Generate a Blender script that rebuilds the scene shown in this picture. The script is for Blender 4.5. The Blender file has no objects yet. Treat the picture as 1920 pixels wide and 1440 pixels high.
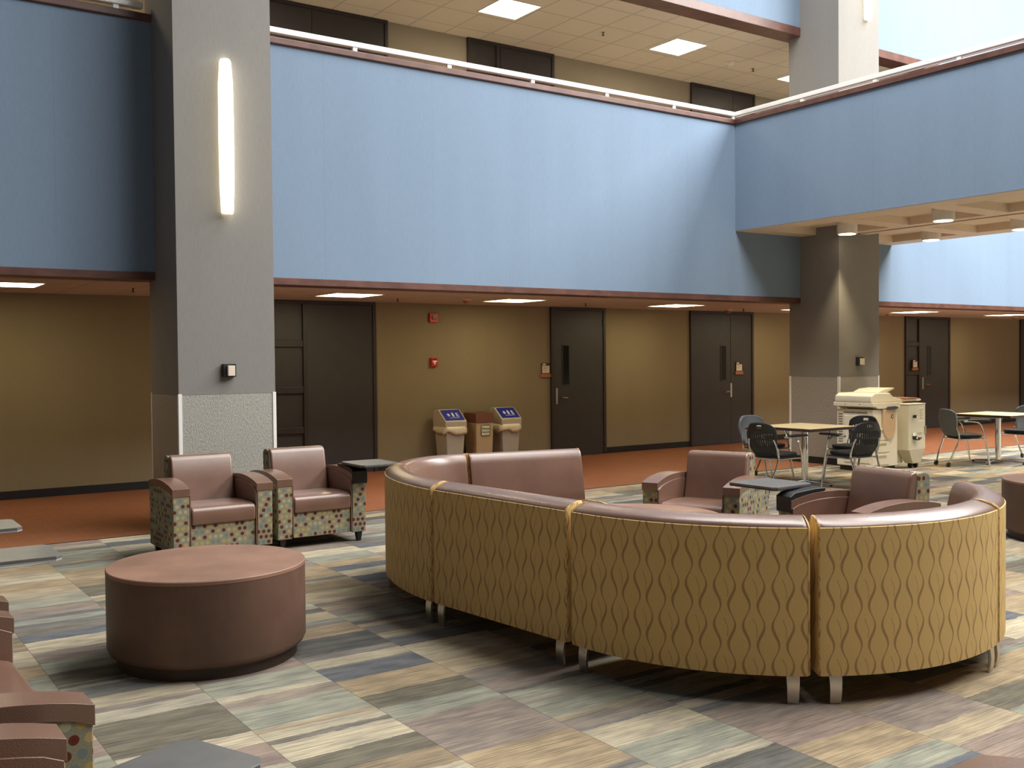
import bpy, bmesh, math, random
from math import sin, cos, pi, sqrt, radians, atan2
from mathutils import Vector, Matrix
random.seed(7)
S = bpy.context.scene
COL = S.collection

# ------------------------------------------------------------------ room measures (metres)
YB, YF, YC = 13.222, 10.235, 9.528          # corridor back wall, parapet face, column face
ZC, ZB, ZT = 2.436, 2.48, 4.912             # corridor ceiling, underside and top of blue parapet
XC1, XC2, CW, CD = 2.814, 12.356, 0.938, 0.908
XB, XB2, ZS = 10.961, 14.62, 3.405          # bridge faces and soffit
ZU, ZF = 6.49, 6.53                         # upper ceiling, upper fascia
YE = 9.717                                  # carpet edge

# ------------------------------------------------------------------ materials
class G:
    def __init__(s, name):
        s.m = bpy.data.materials.new(name); s.m.use_nodes = True
        s.t = s.m.node_tree; s.n = s.t.nodes
        s.b = s.n['Principled BSDF']
    def new(s, ty, **k):
        n = s.n.new(ty)
        for a, v in k.items(): setattr(n, a, v)
        return n
    def link(s, a, b): s.t.links.new(a, b)
    def set(s, sock, v):
        if hasattr(v, 'links') or isinstance(v, bpy.types.NodeSocket): s.link(v, sock)
        else: sock.default_value = v
    def math(s, op, a, b=0.0, c=None):
        n = s.new('ShaderNodeMath', operation=op)
        s.set(n.inputs[0], a); s.set(n.inputs[1], b)
        if c is not None: s.set(n.inputs[2], c)
        return n.outputs[0]
    def coord(s, kind='Object'):
        return s.new('ShaderNodeTexCoord').outputs[kind]
    def mapping(s, v, scale=(1, 1, 1), loc=(0, 0, 0), rot=(0, 0, 0)):
        n = s.new('ShaderNodeMapping'); s.link(v, n.inputs[0])
        n.inputs['Scale'].default_value = scale; n.inputs['Location'].default_value = loc
        n.inputs['Rotation'].default_value = rot
        return n.outputs[0]
    def noise(s, v, scale=5, detail=2, rough=.5, out='Fac', dim='3D'):
        n = s.new('ShaderNodeTexNoise'); n.noise_dimensions = dim
        s.link(v, n.inputs['Vector']); n.inputs['Scale'].default_value = scale
        n.inputs['Detail'].default_value = detail; n.inputs['Roughness'].default_value = rough
        return n.outputs[out]
    def ramp(s, f, stops, interp='LINEAR'):
        n = s.new('ShaderNodeValToRGB'); s.link(f, n.inputs[0]); cr = n.color_ramp
        cr.interpolation = interp
        while len(cr.elements) < len(stops): cr.elements.new(0.5)
        for e, (p, c) in zip(cr.elements, stops): e.position = p; e.color = (*c, 1)
        return n.outputs[0]
    def mix(s, f, a, b, blend='MIX'):
        n = s.new('ShaderNodeMix', data_type='RGBA', blend_type=blend)
        s.set(n.inputs[0], f)
        for i, v in ((6, a), (7, b)):
            if isinstance(v, tuple): n.inputs[i].default_value = (*v, 1)
            else: s.link(v, n.inputs[i])
        return n.outputs[2]
    def color(s, v):
        if isinstance(v, tuple): s.b.inputs['Base Color'].default_value = (*v, 1)
        else: s.link(v, s.b.inputs['Base Color'])
    def bump(s, h, strength=.3, dist=.01):
        n = s.new('ShaderNodeBump'); n.inputs['Strength'].default_value = strength
        n.inputs['Distance'].default_value = dist
        s.link(h, n.inputs['Height']); s.link(n.outputs[0], s.b.inputs['Normal'])
    def fin(s, rough=.6, metal=0., spec=.5, emit=None, es=0.):
        s.b.inputs['Roughness'].default_value = rough
        s.b.inputs['Metallic'].default_value = metal
        s.b.inputs['Specular IOR Level'].default_value = spec
        if emit:
            s.b.inputs['Emission Color'].default_value = (*emit, 1)
            s.b.inputs['Emission Strength'].default_value = es
        return s.m
    def sep(s, v):
        n = s.new('ShaderNodeSeparateXYZ'); s.link(v, n.inputs[0]); return n.outputs
    def comb(s, x=0., y=0., z=0.):
        n = s.new('ShaderNodeCombineXYZ')
        for i, v in enumerate((x, y, z)): s.set(n.inputs[i], v)
        return n.outputs[0]

def plain(name, c, rough=.6, metal=0., spec=.5, var=.08, scale=8, bump=0., emit=None, es=0.):
    g = G(name); o = g.coord()
    f = g.noise(o, scale, 3)
    a = tuple(x*(1-var) for x in c); b = tuple(min(1, x*(1+var)) for x in c)
    g.color(g.ramp(f, [(.3, a), (.7, b)]))
    if bump: g.bump(g.noise(o, scale*30, 2), bump, .002)
    return g.fin(rough, metal, spec, emit, es)

def wallcloth(name, c, var=.12, rough=.85, seam=0.):
    g = G(name); o = g.coord(); x, y, z = g.sep(o)
    h = g.math('ADD', x, g.math('MULTIPLY', y, 1.0))
    f1 = g.noise(g.comb(g.math('MULTIPLY', h, 130), 0., g.math('MULTIPLY', z, 9)), 1, 3, .7)
    f2 = g.noise(g.comb(g.math('MULTIPLY', h, 2.2), 0., g.math('MULTIPLY', z, .3)), 1, 3)
    f3 = g.noise(o, 160, 2, .7)
    f = g.math('ADD', g.math('ADD', g.math('MULTIPLY', f1, .45), g.math('MULTIPLY', f2, .25)), g.math('MULTIPLY', f3, .3))
    col = g.ramp(f, [(.36, tuple(v*(1-var) for v in c)), (.64, tuple(v*(1+var) for v in c))])
    if seam:
        fr = g.math('FRACT', g.math('DIVIDE', h, seam))
        ln = g.math('LESS_THAN', fr, .012/seam)
        col = g.mix(g.math('MULTIPLY', ln, .25), col, tuple(v*.8 for v in c))
    g.color(col); g.bump(f1, .25, .002)
    return g.fin(rough, 0, .25)

M = {}
M['blue'] = wallcloth('blue_wallcovering', (.195, .265, .362), .10, .9, 1.35)
M['column'] = wallcloth('grey_wallcovering', (.235, .225, .21), .10)
M['taupe'] = wallcloth('taupe_wallcovering', (.265, .215, .135), .09)
M['upwall'] = wallcloth('upper_taupe_wallcovering', (.36, .32, .25), .06)
M['wood'] = plain('dark_cherry_wood', (.115, .05, .038), .4, var=.25, scale=6)
M['door'] = plain('charcoal_door', (.040, .036, .037), .5, var=.08)
M['frame'] = plain('charcoal_frame', (.034, .026, .026), .45)
M['glass'] = plain('dark_glass', (.008, .009, .012), .12)
M['black'] = plain('black_rubber_base', (.012, .012, .013), .5)
M['steel'] = plain('brushed_steel', (.60, .56, .50), .3, 1., var=.05)
M['chrome'] = plain('chrome', (.78, .78, .76), .12, 1., var=.02)
M['rail'] = plain('reflected_white_rail', (.90, .89, .86), .25, .1, var=.02)  # white colour stands in for sky reflected along the metal rail
M['white'] = plain('white_paint', (.75, .72, .66), .5)
M['soffit'] = plain('soffit_paint', (.70, .58, .45), .6, var=.04, scale=2)
M['plasticblack'] = plain('black_plastic', (.016, .016, .017), .42)
M['greyfabric'] = plain('grey_seat_fabric', (.12, .13, .14), .8, scale=60)
M['blackfabric'] = plain('black_seat_fabric', (.012, .012, .012), .75, scale=60)
M['cream'] = plain('copier_cream', (.84, .77, .60), .5, var=.02)
M['creamdark'] = plain('copier_dark_cream', (.50, .43, .31), .5, var=.03)  # darker cream for drawer pulls, latch and plate
M['peach'] = plain('copier_peach', (.68, .47, .28), .5, var=.03)
M['slate'] = plain('copier_slate', (.05, .05, .09), .45)
M['coin'] = plain('coin_box_enamel', (.72, .68, .53), .4, .1, var=.02)
M['ink'] = plain('grey_print', (.16, .14, .12), .7)
M['binbody'] = plain('bin_grey', (.46, .42, .35), .5, var=.03)
M['binlid'] = plain('bin_lid_grey', (.52, .45, .36), .5, var=.03)
M['binblue'] = plain('bin_blue', (.012, .028, .30), .4, var=.04)
M['icon'] = plain('white_print', (.80, .80, .82), .5, var=.02)
M['bag'] = plain('bag_plastic', (.78, .68, .50), .35, var=.05, scale=20)
M['binbrown'] = plain('bin_brown', (.16, .06, .035), .45, var=.05)
M['binbeige'] = plain('bin_beige', (.50, .37, .22), .5, var=.03)
M['green'] = plain('green_print', (.015, .06, .03), .6)
M['mint'] = plain('pale_green_sticker', (.66, .66, .48), .6)
M['red'] = plain('alarm_red', (.55, .02, .015), .4, var=.05)
M['darkred'] = plain('alarm_lens', (.20, .01, .01), .25)
M['tag'] = plain('sign_cream', (.72, .62, .50), .6, var=.05)
M['tagbase'] = plain('sign_copper', (.36, .14, .07), .5)
M['oak'] = plain('maple_laminate', (.78, .60, .33), .35, var=.03, scale=3)
M['tabedge'] = plain('brown_edge', (.05, .03, .022), .5)
M['tablet'] = plain('grey_tablet_laminate', (.125, .125, .125), .35, var=.12, scale=14)
M['tabletedge'] = plain('pale_tablet_edge', (.34, .34, .37), .4)
M['legblack'] = plain('black_leg', (.012, .009, .008), .4)
M['brass'] = plain('brass', (.70, .45, .2), .3, 1.)
M['lens_warm'] = plain('ceiling_diffuser', (.9, .85, .7), .5, emit=(1, .85, .49), es=14.)
M['lens_up'] = plain('ceiling_diffuser_upper', (.9, .85, .7), .5, emit=(1, .84, .60), es=24.)
M['lens_can'] = plain('can_diffuser', (.9, .85, .7), .5, emit=(1, .86, .60), es=6.)
M['lens_sconce'] = plain('sconce_diffuser', (.9, .88, .8), .5, emit=(1, .88, .62), es=4.2)
M['drum_top'] = None

# ceiling tiles (2 ft grid)
def ceil_mat(name, c, size=.61):
    g = G(name); o = g.coord(); x, y, z = g.sep(o)
    a = g.math('LESS_THAN', g.math('ABSOLUTE', g.math('SUBTRACT', g.math('FRACT', g.math('DIVIDE', x, size)), .5)), .478)
    b = g.math('LESS_THAN', g.math('ABSOLUTE', g.math('SUBTRACT', g.math('FRACT', g.math('DIVIDE', g.math('SUBTRACT', y, .06), size)), .5)), .478)
    inside = g.math('MULTIPLY', a, b)
    n = g.noise(o, 90, 2)
    base = g.ramp(n, [(.3, tuple(v*.92 for v in c)), (.7, tuple(min(1, v*1.05) for v in c))])
    cell = g.new('ShaderNodeTexWhiteNoise'); g.link(g.comb(g.math('FLOOR', g.math('DIVIDE', x, size)), g.math('FLOOR', g.math('DIVIDE', y, size))), cell.inputs[0])
    base = g.mix(g.math('MULTIPLY', cell.outputs[0], .12), base, tuple(v*.6 for v in c))
    g.color(g.mix(inside, tuple(v*.72 for v in c), base))
    g.bump(inside, .3, .004)
    return g.fin(.85, 0, .2)
M['ceil'] = ceil_mat('corridor_ceiling_tiles', (.56, .49, .40))
M['ceilup'] = ceil_mat('upper_ceiling_tiles', (.66, .60, .50))

# orange brick pavers of the corridor
g = G('orange_brick_pavers'); o = g.coord()
bt = g.new('ShaderNodeTexBrick'); g.link(g.mapping(o, (1, 1, 1), (-.05, -YE, 0)), bt.inputs['Vector'])
bt.offset = .5; bt.inputs['Scale'].default_value = 1
for k, v in (('Brick Width', .215), ('Row Height', .108), ('Mortar Size', .004), ('Bias', 0), ('Mortar Smooth', .2)): bt.inputs[k].default_value = v
bt.inputs['Color1'].default_value = (.29, .10, .045, 1); bt.inputs['Color2'].default_value = (.24, .08, .036, 1)
bt.inputs['Mortar'].default_value = (.36, .19, .09, 1)
g.color(g.mix(g.math('MULTIPLY', g.noise(o, 5, 4), .35), bt.outputs[0], (.20, .06, .03)))
g.bump(g.math('SUBTRACT', 1., bt.outputs['Fac']), .3, .003)
M['brick'] = g.fin(.42, 0, .4)

# striped carpet tiles: stripes run along X, columns of tiles every 0.57 m
def carpet():
    g = G('striped_carpet_tiles'); o = g.coord(); x, y, z = g.sep(o)
    T = .572
    ux = g.math('DIVIDE', g.math('SUBTRACT', x, .975), T)
    ix = g.math('FLOOR', ux)
    wn = g.new('ShaderNodeTexWhiteNoise', noise_dimensions='1D'); g.link(ix, wn.inputs['W'])
    shift = g.math('MULTIPLY', wn.outputs[0], 43.)
    rag = g.noise(g.comb(g.math('MULTIPLY', x, 7), g.math('MULTIPLY', y, 22), ix), 1, 3, .65)
    rag = g.math('MULTIPLY', g.math('SUBTRACT', rag, .5), .05)
    yy = g.math('ADD', g.math('ADD', y, shift), rag)
    def vor(scale, off):
        v = g.new('ShaderNodeTexVoronoi', voronoi_dimensions='1D'); v.inputs['Scale'].default_value = scale
        g.link(g.math('ADD', yy, off), v.inputs['W']); s = g.new('ShaderNodeSeparateColor'); g.link(v.outputs['Color'], s.inputs[0]); return s.outputs
    v1 = vor(4.4, 0.); v2 = vor(13., 3.3)
    pal = [(.0, (.34, .265, .17)), (.13, (.38, .315, .215)), (.24, (.16, .145, .11)), (.33, (.27, .27, .215)), (.43, (.26, .215, .18)),
           (.53, (.44, .385, .28)), (.64, (.135, .14, .15)), (.70, (.29, .29, .23)), (.79, (.27, .21, .175)), (.86, (.27, .21, .14)), (.95, (.10, .10, .092))]
    c1 = g.ramp(v1[0], pal, 'CONSTANT')
    pal2 = [(.0, (.40, .36, .27)), (.2, (.13, .125, .12)), (.35, (.24, .20, .17)), (.5, (.28, .285, .24)), (.65, (.17, .17, .17)), (.8, (.32, .26, .18)), (.9, (.10, .10, .095))]
    c2 = g.ramp(v2[1], pal2, 'CONSTANT')
    use = g.math('GREATER_THAN', v1[2], .7)
    c = g.mix(g.math('MULTIPLY', use, .8), c1, c2)
    # fine yarn streaks along the stripe and soft patches
    st = g.noise(g.comb(g.math('MULTIPLY', x, 2.6), g.math('MULTIPLY', y, 105), ix), 1, 3, .7)
    c = g.mix(1., c, g.ramp(st, [(.33, (.60, .60, .62)), (.52, (1., 1., 1.)), (.72, (1.32, 1.28, 1.2))]), 'MULTIPLY')
    pt = g.noise(g.comb(g.math('MULTIPLY', x, 5), g.math('MULTIPLY', y, 14), ix), 1, 3)
    c = g.mix(1., c, g.ramp(pt, [(.35, (.80, .80, .82)), (.65, (1.15, 1.14, 1.1))]), 'MULTIPLY')
    fz = g.noise(o, 420, 1)
    c = g.mix(1., c, g.ramp(fz, [(.3, (.85, .85, .85)), (.7, (1.13, 1.13, 1.13))]), 'MULTIPLY')
    # thin seams between tiles
    sm = g.math('LESS_THAN', g.math('ABSOLUTE', g.math('SUBTRACT', g.math('FRACT', g.math('ADD', ux, .5)), .5)), .004)
    c = g.mix(g.math('MULTIPLY', sm, .45), c, (.05, .045, .04))
    g.color(c); g.bump(g.math('ADD', st, g.math('MULTIPLY', fz, .6)), .5, .004)
    return g.fin(.93, 0, .15)
M['carpet'] = carpet()

# brown textured leather
def leather(name, c, rough=.36):
    g = G(name); o = g.coord()
    f = g.noise(o, 3.5, 3)
    g.color(g.ramp(f, [(.3, tuple(v*.86 for v in c)), (.7, tuple(v*1.12 for v in c))]))
    v = g.new('ShaderNodeTexVoronoi'); g.link(o, v.inputs['Vector']); v.inputs['Scale'].default_value = 260
    h = g.math('ADD', v.outputs['Distance'], g.math('MULTIPLY', g.noise(o, 6, 2), 3.))
    g.bump(h, .16, .003)
    g.b.inputs['Coat Weight'].default_value = .45; g.b.inputs['Coat Roughness'].default_value = .24
    return g.fin(rough, 0, .5)
M['leather'] = leather('mauve_brown_leather', (.182, .098, .068), .30)

# yellow sofa fabric with drifting wave lines
def wavefab():
    g = G('wave_pattern_fabric'); uv = g.coord('UV'); u, v, w = g.sep(uv)
    s = .066; A = .0150; K = 2*pi/.182
    ph = g.math('MULTIPLY', g.math('SINE', g.math('MULTIPLY', v, K)), A)
    def fam(sign, off, wd):
        q = g.math('ADD', g.math('SUBTRACT', u, off), g.math('MULTIPLY', ph, sign))
        fr = g.math('ABSOLUTE', g.math('SUBTRACT', g.math('FRACT', g.math('DIVIDE', q, 2*s)), .5))
        # line swells and thins along its length
        sw = g.math('ADD', wd, g.math('MULTIPLY', g.math('SINE', g.math('ADD', g.math('MULTIPLY', v, K), 1.2*sign)), wd*.45*sign))
        n = g.new('ShaderNodeMapRange'); g.link(fr, n.inputs[0])
        g.link(sw, n.inputs[1]); g.link(g.math('MULTIPLY', sw, .55), n.inputs[2]); n.inputs[3].default_value = 0; n.inputs[4].default_value = 1
        return n.outputs[0]
    m = g.math('MAXIMUM', fam(1., 0., .050), fam(-1., s, .050))
    # dotted hairlines beside the crossings
    q = g.math('ADD', g.math('SUBTRACT', u, s*.55), g.math('MULTIPLY', g.math('SINE', g.math('ADD', g.math('MULTIPLY', v, K), 1.0)), -A*.8))
    fr = g.math('ABSOLUTE', g.math('SUBTRACT', g.math('FRACT', g.math('DIVIDE', q, 2*s)), .5))
    dl = g.math('LESS_THAN', fr, .013)
    dd = g.math('LESS_THAN', g.math('FRACT', g.math('MULTIPLY', v, 110)), .5)
    gate = g.math('GREATER_THAN', g.math('SINE', g.math('ADD', g.math('MULTIPLY', v, K), .4)), .1)
    dots = g.math('MULTIPLY', g.math('MULTIPLY', dl, dd), gate)
    wv = g.noise(g.comb(g.math('MULTIPLY', u, 90), g.math('MULTIPLY', v, 700)), 1, 2)
    base = g.ramp(wv, [(.3, (.58, .385, .145)), (.7, (.72, .50, .205))])
    c = g.mix(g.math('MULTIPLY', m, .82), base, (.30, .18, .085))
    c = g.mix(g.math('MULTIPLY', dots, .85), c, (.07, .045, .03))
    g.color(c); g.bump(wv, .2, .001)
    return g.fin(.8, 0, .25)
M['wave'] = wavefab()

# dotted armchair fabric
def dotfab():
    g = G('dotted_armchair_fabric'); uv = g.coord('UV'); u, v, w = g.sep(uv)
    P = .044
    row = g.math('FLOOR', g.math('DIVIDE', v, P))
    uu = g.math('ADD', g.math('DIVIDE', u, P), g.math('MULTIPLY', g.math('MODULO', row, 2.), .5))
    cu = g.math('FLOOR', uu)
    fx = g.math('SUBTRACT', g.math('FRACT', uu), .5); fy = g.math('SUBTRACT', g.math('FRACT', g.math('DIVIDE', v, P)), .5)
    d = g.math('SQRT', g.math('ADD', g.math('MULTIPLY', fx, fx), g.math('MULTIPLY', fy, fy)))
    ins = g.math('LESS_THAN', d, .35)
    core = g.math('LESS_THAN', d, .14)
    wn = g.new('ShaderNodeTexWhiteNoise'); g.link(g.comb(cu, row, 3.), wn.inputs[0])
    dc = g.ramp(wn.outputs[0], [(0, (.13, .026, .016)), (.36, (.38, .29, .11)), (.58, (.16, .20, .19)), (.76, (.36, .34, .23)), (.88, (.42, .30, .15))], 'CONSTANT')
    isr = g.math('LESS_THAN', wn.outputs[0], .36)
    dc = g.mix(g.math('MULTIPLY', g.math('MULTIPLY', core, isr), .5), dc, (.06, .02, .012))
    f = g.noise(uv, 180, 2)
    base = g.ramp(f, [(.3, (.21, .20, .14)), (.7, (.28, .265, .185))])
    g.color(g.mix(ins, base, dc)); g.bump(f, .15, .001)
    return g.fin(.8, 0, .25)
M['dots'] = dotfab()

# drum table laminate
def drum_mat(name, c):
    g = G(name); o = g.coord()
    f = g.noise(o, 2.2, 4, .6)
    f2 = g.noise(g.mapping(o, (40, 40, 3)), 1, 3)
    h = g.math('ADD', g.math('MULTIPLY', f, .88), g.math('MULTIPLY', f2, .12))
    g.color(g.ramp(h, [(.35, tuple(v*.78 for v in c)), (.65, tuple(v*1.2 for v in c))]))
    return g.fin(.5, 0, .35)
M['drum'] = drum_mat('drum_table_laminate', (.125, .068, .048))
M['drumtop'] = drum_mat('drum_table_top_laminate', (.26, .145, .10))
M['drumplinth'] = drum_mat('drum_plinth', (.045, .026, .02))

# embossed metal wainscot panel
g = G('embossed_wainscot'); o = g.coord(); x, y, z = g.sep(o)
hh = g.math('ADD', x, y)
n1 = g.noise(g.comb(g.math('MULTIPLY', hh, 75), 0., g.math('MULTIPLY', z, 42)), 1, 3, .7)
n2 = g.noise(g.mapping(o, (1, 1, 1)), 60, 3, .7)
n3 = g.noise(o, 3, 3)
g.color(g.mix(g.math('MULTIPLY', n3, .5), g.ramp(n1, [(.35, (.27, .26, .235)), (.5, (.40, .385, .35)), (.7, (.48, .46, .41))]), (.36, .34, .30)))
g.bump(g.math('ADD', n1, g.math('MULTIPLY', n2, .4)), .7, .006)
M['wainscot'] = g.fin(.5, .25, .5)

# ------------------------------------------------------------------ mesh helpers
def finish(bm, name, mat, parent=None, smooth=False, bevel=0., seg=2, uv=False, angle=40):
    bmesh.ops.recalc_face_normals(bm, faces=bm.faces)
    if uv == 'box' or uv is True:
        l = bm.loops.layers.uv.verify()
        for f in bm.faces:
            n = f.normal
            for lp in f.loops:
                p = lp.vert.co
                if abs(n.x) >= abs(n.y) and abs(n.x) >= abs(n.z): q = (p.y+.31, p.z)
                elif abs(n.y) >= abs(n.z): q = (p.x, p.z)
                else: q = (p.x, p.y)
                lp[l].uv = q
    me = bpy.data.meshes.new(name); bm.to_mesh(me); bm.free()
    me.materials.append(M[mat] if isinstance(mat, str) else mat)
    o = bpy.data.objects.new(name, me); COL.objects.link(o)
    if parent: o.parent = parent
    if smooth or bevel:
        for p in me.polygons: p.use_smooth = True
        if smooth and not bevel: me.set_sharp_from_angle(angle=radians(angle))
    if bevel:
        b = o.modifiers.new('bevel', 'BEVEL'); b.width = bevel; b.segments = seg; b.limit_method = 'ANGLE'; b.angle_limit = radians(35); b.harden_normals = True
    return o

def box(bm, x0, x1, y0, y1, z0, z1):
    v = [bm.verts.new((x, y, z)) for z in (z0, z1) for y in (y0, y1) for x in (x0, x1)]
    for f in ((0, 1, 3, 2), (4, 6, 7, 5), (0, 4, 5, 1), (2, 3, 7, 6), (0, 2, 6, 4), (1, 5, 7, 3)): bm.faces.new([v[i] for i in f])
def hexa(bm, b, t):
    """eight corners: bottom ring b, top ring t"""
    vb = [bm.verts.new(p) for p in b]; vt = [bm.verts.new(p) for p in t]
    bm.faces.new(vb[::-1]); bm.faces.new(vt)
    for i in range(4): bm.faces.new((vb[i], vb[(i+1) % 4], vt[(i+1) % 4], vt[i]))
def prism(bm, pts, axis, a, b):
    """polygon pts (2-D) extruded along axis: 'x': (y,z), 'y': (x,z), 'z': (x,y)"""
    def P(p, t):
        return {'x': (t, p[0], p[1]), 'y': (p[0], t, p[1]), 'z': (p[0], p[1], t)}[axis]
    A = [bm.verts.new(P(p, a)) for p in pts]; Bv = [bm.verts.new(P(p, b)) for p in pts]
    bm.faces.new(A); bm.faces.new(Bv[::-1])
    n = len(pts)
    for i in range(n): bm.faces.new((A[i], A[(i+1) % n], Bv[(i+1) % n], Bv[i]))
def cyl(bm, c, r, z0, z1, n=32, r2=None):
    r2 = r if r2 is None else r2
    A = [bm.verts.new((c[0]+r*cos(2*pi*i/n), c[1]+r*sin(2*pi*i/n), z0)) for i in range(n)]
    Bv = [bm.verts.new((c[0]+r2*cos(2*pi*i/n), c[1]+r2*sin(2*pi*i/n), z1)) for i in range(n)]
    bm.faces.new(A[::-1]); bm.faces.new(Bv)
    for i in range(n): bm.faces.new((A[i], A[(i+1) % n], Bv[(i+1) % n], Bv[i]))
def lathe(bm, prof, c=(0, 0), n=64):
    rings = []
    for r, z in prof: rings.append([bm.verts.new((c[0]+r*cos(2*pi*i/n), c[1]+r*sin(2*pi*i/n), z)) for i in range(n)])
    for a, b in zip(rings, rings[1:]):
        for i in range(n): bm.faces.new((a[i], a[(i+1) % n], b[(i+1) % n], b[i]))
    bm.faces.new(rings[0][::-1]); bm.faces.new(rings[-1])
def tube(bm, pts, r, n=10, flat=1.):
    pts = [Vector(p) for p in pts]; rings = []
    up = Vector((0, 0, 1)); prev = None
    for i, p in enumerate(pts):
        d = (pts[min(i+1, len(pts)-1)] - pts[max(i-1, 0)]).normalized()
        if prev is None:
            a = d.cross(up)
            if a.length < .05: a = d.cross(Vector((0, 1, 0)))
            a.normalize()
        else: a = (prev - d*prev.dot(d)).normalized()
        prev = a; b = d.cross(a)
        rr = r[i] if isinstance(r, (list, tuple)) else r
        rings.append([bm.verts.new(p + a*rr*cos(2*pi*k/n) + b*rr*flat*sin(2*pi*k/n)) for k in range(n)])
    for A, Bv in zip(rings, rings[1:]):
        for k in range(n): bm.faces.new((A[k], A[(k+1) % n], Bv[(k+1) % n], Bv[k]))
    bm.faces.new(rings[0][::-1]); bm.faces.new(rings[-1])
def arcpts(pts, k=6):
    """round polyline corners (Catmull-Rom)"""
    P = [Vector(p) for p in pts]; P = [P[0]*2-P[1]]+P+[P[-1]*2-P[-2]]; out = []
    for i in range(1, len(P)-2):
        for j in range(k):
            t = j/k; a, b, c, d = P[i-1], P[i], P[i+1], P[i+2]
            out.append(.5*((2*b)+(c-a)*t+(2*a-5*b+4*c-d)*t*t+(3*b-a-3*c+d)*t**3))
    out.append(P[-2]); return out
def B(): return bmesh.new()
def tag(o, label, cat, group=None):
    o['label'] = label; o['category'] = cat
    if group: o['group'] = group
    return o
def thing(name, label, cat, loc=(0, 0, 0), rz=0, group=None):
    o = bpy.data.objects.new(name, None); COL.objects.link(o); o.empty_display_size = .1
    o.location = loc; o.rotation_euler = (0, 0, rz); return tag(o, label, cat, group)
def struct(name, bm, mat, parent=None, **k):
    o = finish(bm, name, mat, parent, **k)
    if not parent: o['kind'] = 'structure'
    return o
def sbox(name, mat, *b, parent=None, **k):
    bm = B(); box(bm, *b); return struct(name, bm, mat, parent, **k)
def pbox(name, mat, parent, *b, **k):
    bm = B(); box(bm, *b); return finish(bm, name, mat, parent, **k)
def dup(root, loc, rz, label, group=None):
    r = root.copy(); COL.objects.link(r); r.location = loc; r.rotation_euler = (0, 0, rz); r['label'] = label
    if group: r['group'] = group
    for ch in list(root.children):
        c = ch.copy(); COL.objects.link(c); c.parent = r
        for gch in list(ch.children):
            d = gch.copy(); COL.objects.link(d); d.parent = c
    return r
def text_part(name, s, size, mat, parent, M4, align='CENTER', extrude=.0008):
    cu = bpy.data.curves.new(name, 'FONT'); cu.body = s; cu.size = size; cu.extrude = extrude
    cu.align_x = align; cu.align_y = 'CENTER'
    t = bpy.data.objects.new(name, cu); COL.objects.link(t)
    dg = bpy.context.evaluated_depsgraph_get()
    me = bpy.data.meshes.new_from_object(t.evaluated_get(dg))
    bpy.data.objects.remove(t)
    me.transform(M4); me.materials.clear(); me.materials.append(M[mat])
    o = bpy.data.objects.new(name, me); COL.objects.link(o); o.parent = parent
    return o
FACE_Y = Matrix.Rotation(pi/2, 4, 'X')      # text lying in XZ facing -Y

# ------------------------------------------------------------------ setting
XL, XR = -9., 32.
sbox('floor', 'carpet', XL, XR, -9, YE, -.12, 0)
sbox('floor_corridor', 'brick', XL, XR, YE+.012, YB+.3, -.12, 0)
sbox('trim_1', 'black', XL, XR, YE, YE+.012, -.1, .004)
sbox('wall_corridor', 'taupe', XL, XR, YB, YB+.25, 0, 3.0)
sbox('wall_corridor_upper', 'upwall', XL, XR, YB, YB+.25, 3.7, 7.0)
sbox('wall_parapet', 'blue', XL, XR, YF, YF+.3, ZB, ZT)
sbox('trim_2', 'wood', XL, XR, YF-.012, YF+.31, ZB-.075, ZB, bevel=.004)
sbox('ceiling_corridor', 'ceil', XL, XR, YF+.3, YB, ZC, ZC+.2)
sbox('floor_gallery', 'soffit', XL, XR, YF+.3, YB, 3.6, 3.85)
sbox('trim_3', 'wood', XL, XB+.0, YF-.03, YF+.33, ZT, ZT+.075, bevel=.012)
sbox('ceiling_gallery', 'ceilup', XL, XR, YF+.28, YB, ZU, ZU+.2)
sbox('wall_fascia', 'blue', XL, 32, YF, YF+.28, ZF, 10.5)
sbox('trim_4', 'wood', XL, 15.9, YF-.02, YF+.30, ZF-.13, ZF, bevel=.006)
sbox('wall_gallery_end', 'blue', 15.95, 32, YF, YF+.28, ZT+.0, ZF)
sbox('trim_5', 'wood', 15.88, 15.95, YF-.02, YF+.3, ZT, ZF-.0, bevel=.006)
sbox('wall_end_right', 'taupe', XR, XR+.2, -9, YB, 0, 10.5)

# left bay skirting etc: black base between doors
def base(n, a, b): sbox('baseboard_%s' % n, 'black', a, b, YB-.015, YB, 0, .10)
base('left', XL, 4.6); base('middle', 6.75, 9.83); base('middle_right', 11.02, 12.95); base('centre', 14.62, 19.3); base('right', 21.0, 23.85)

# columns
def column(name, x0, with_front=True):
    c = sbox(name, 'column', x0, x0+CW, YC, YC+CD, 1.292, 10.5)
    pbox('lower_core', 'column', c, x0+.02, x0+CW-.02, YC+.02, YC+CD-.02, .0, 1.292)
    w = B(); box(w, x0, x0+CW, YC, YC+CD, .10, 1.290)
    finish(w, 'wainscot', 'wainscot', c)
    b = B(); box(b, x0-.008, x0+CW+.008, YC-.008, YC+CD+.008, 0, .10); finish(b, 'base_trim', 'black', c)
    for cx, cy in ((x0, YC), (x0+CW, YC), (x0, YC+CD), (x0+CW, YC+CD)):
        sx = 1 if cx > x0 else -1; sy = 1 if cy > YC else -1
        b = B(); box(b, *sorted((cx-sx*.028, cx+sx*.006)), *sorted((cy-sy*.028, cy+sy*.006)), .10, 1.30)
        finish(b, 'corner_guard', 'rail', c, bevel=.002)
    return c
column('wall_column_left', XC1)
column('wall_column_right', XC2)

# bridge across the atrium
b = B()
box(b, XB, XB+.24, -8, YF, ZS, ZT); box(b, XB2-.24, XB2, -8, YF, ZS, ZT)
struct('wall_bridge', b, 'blue')
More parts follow.
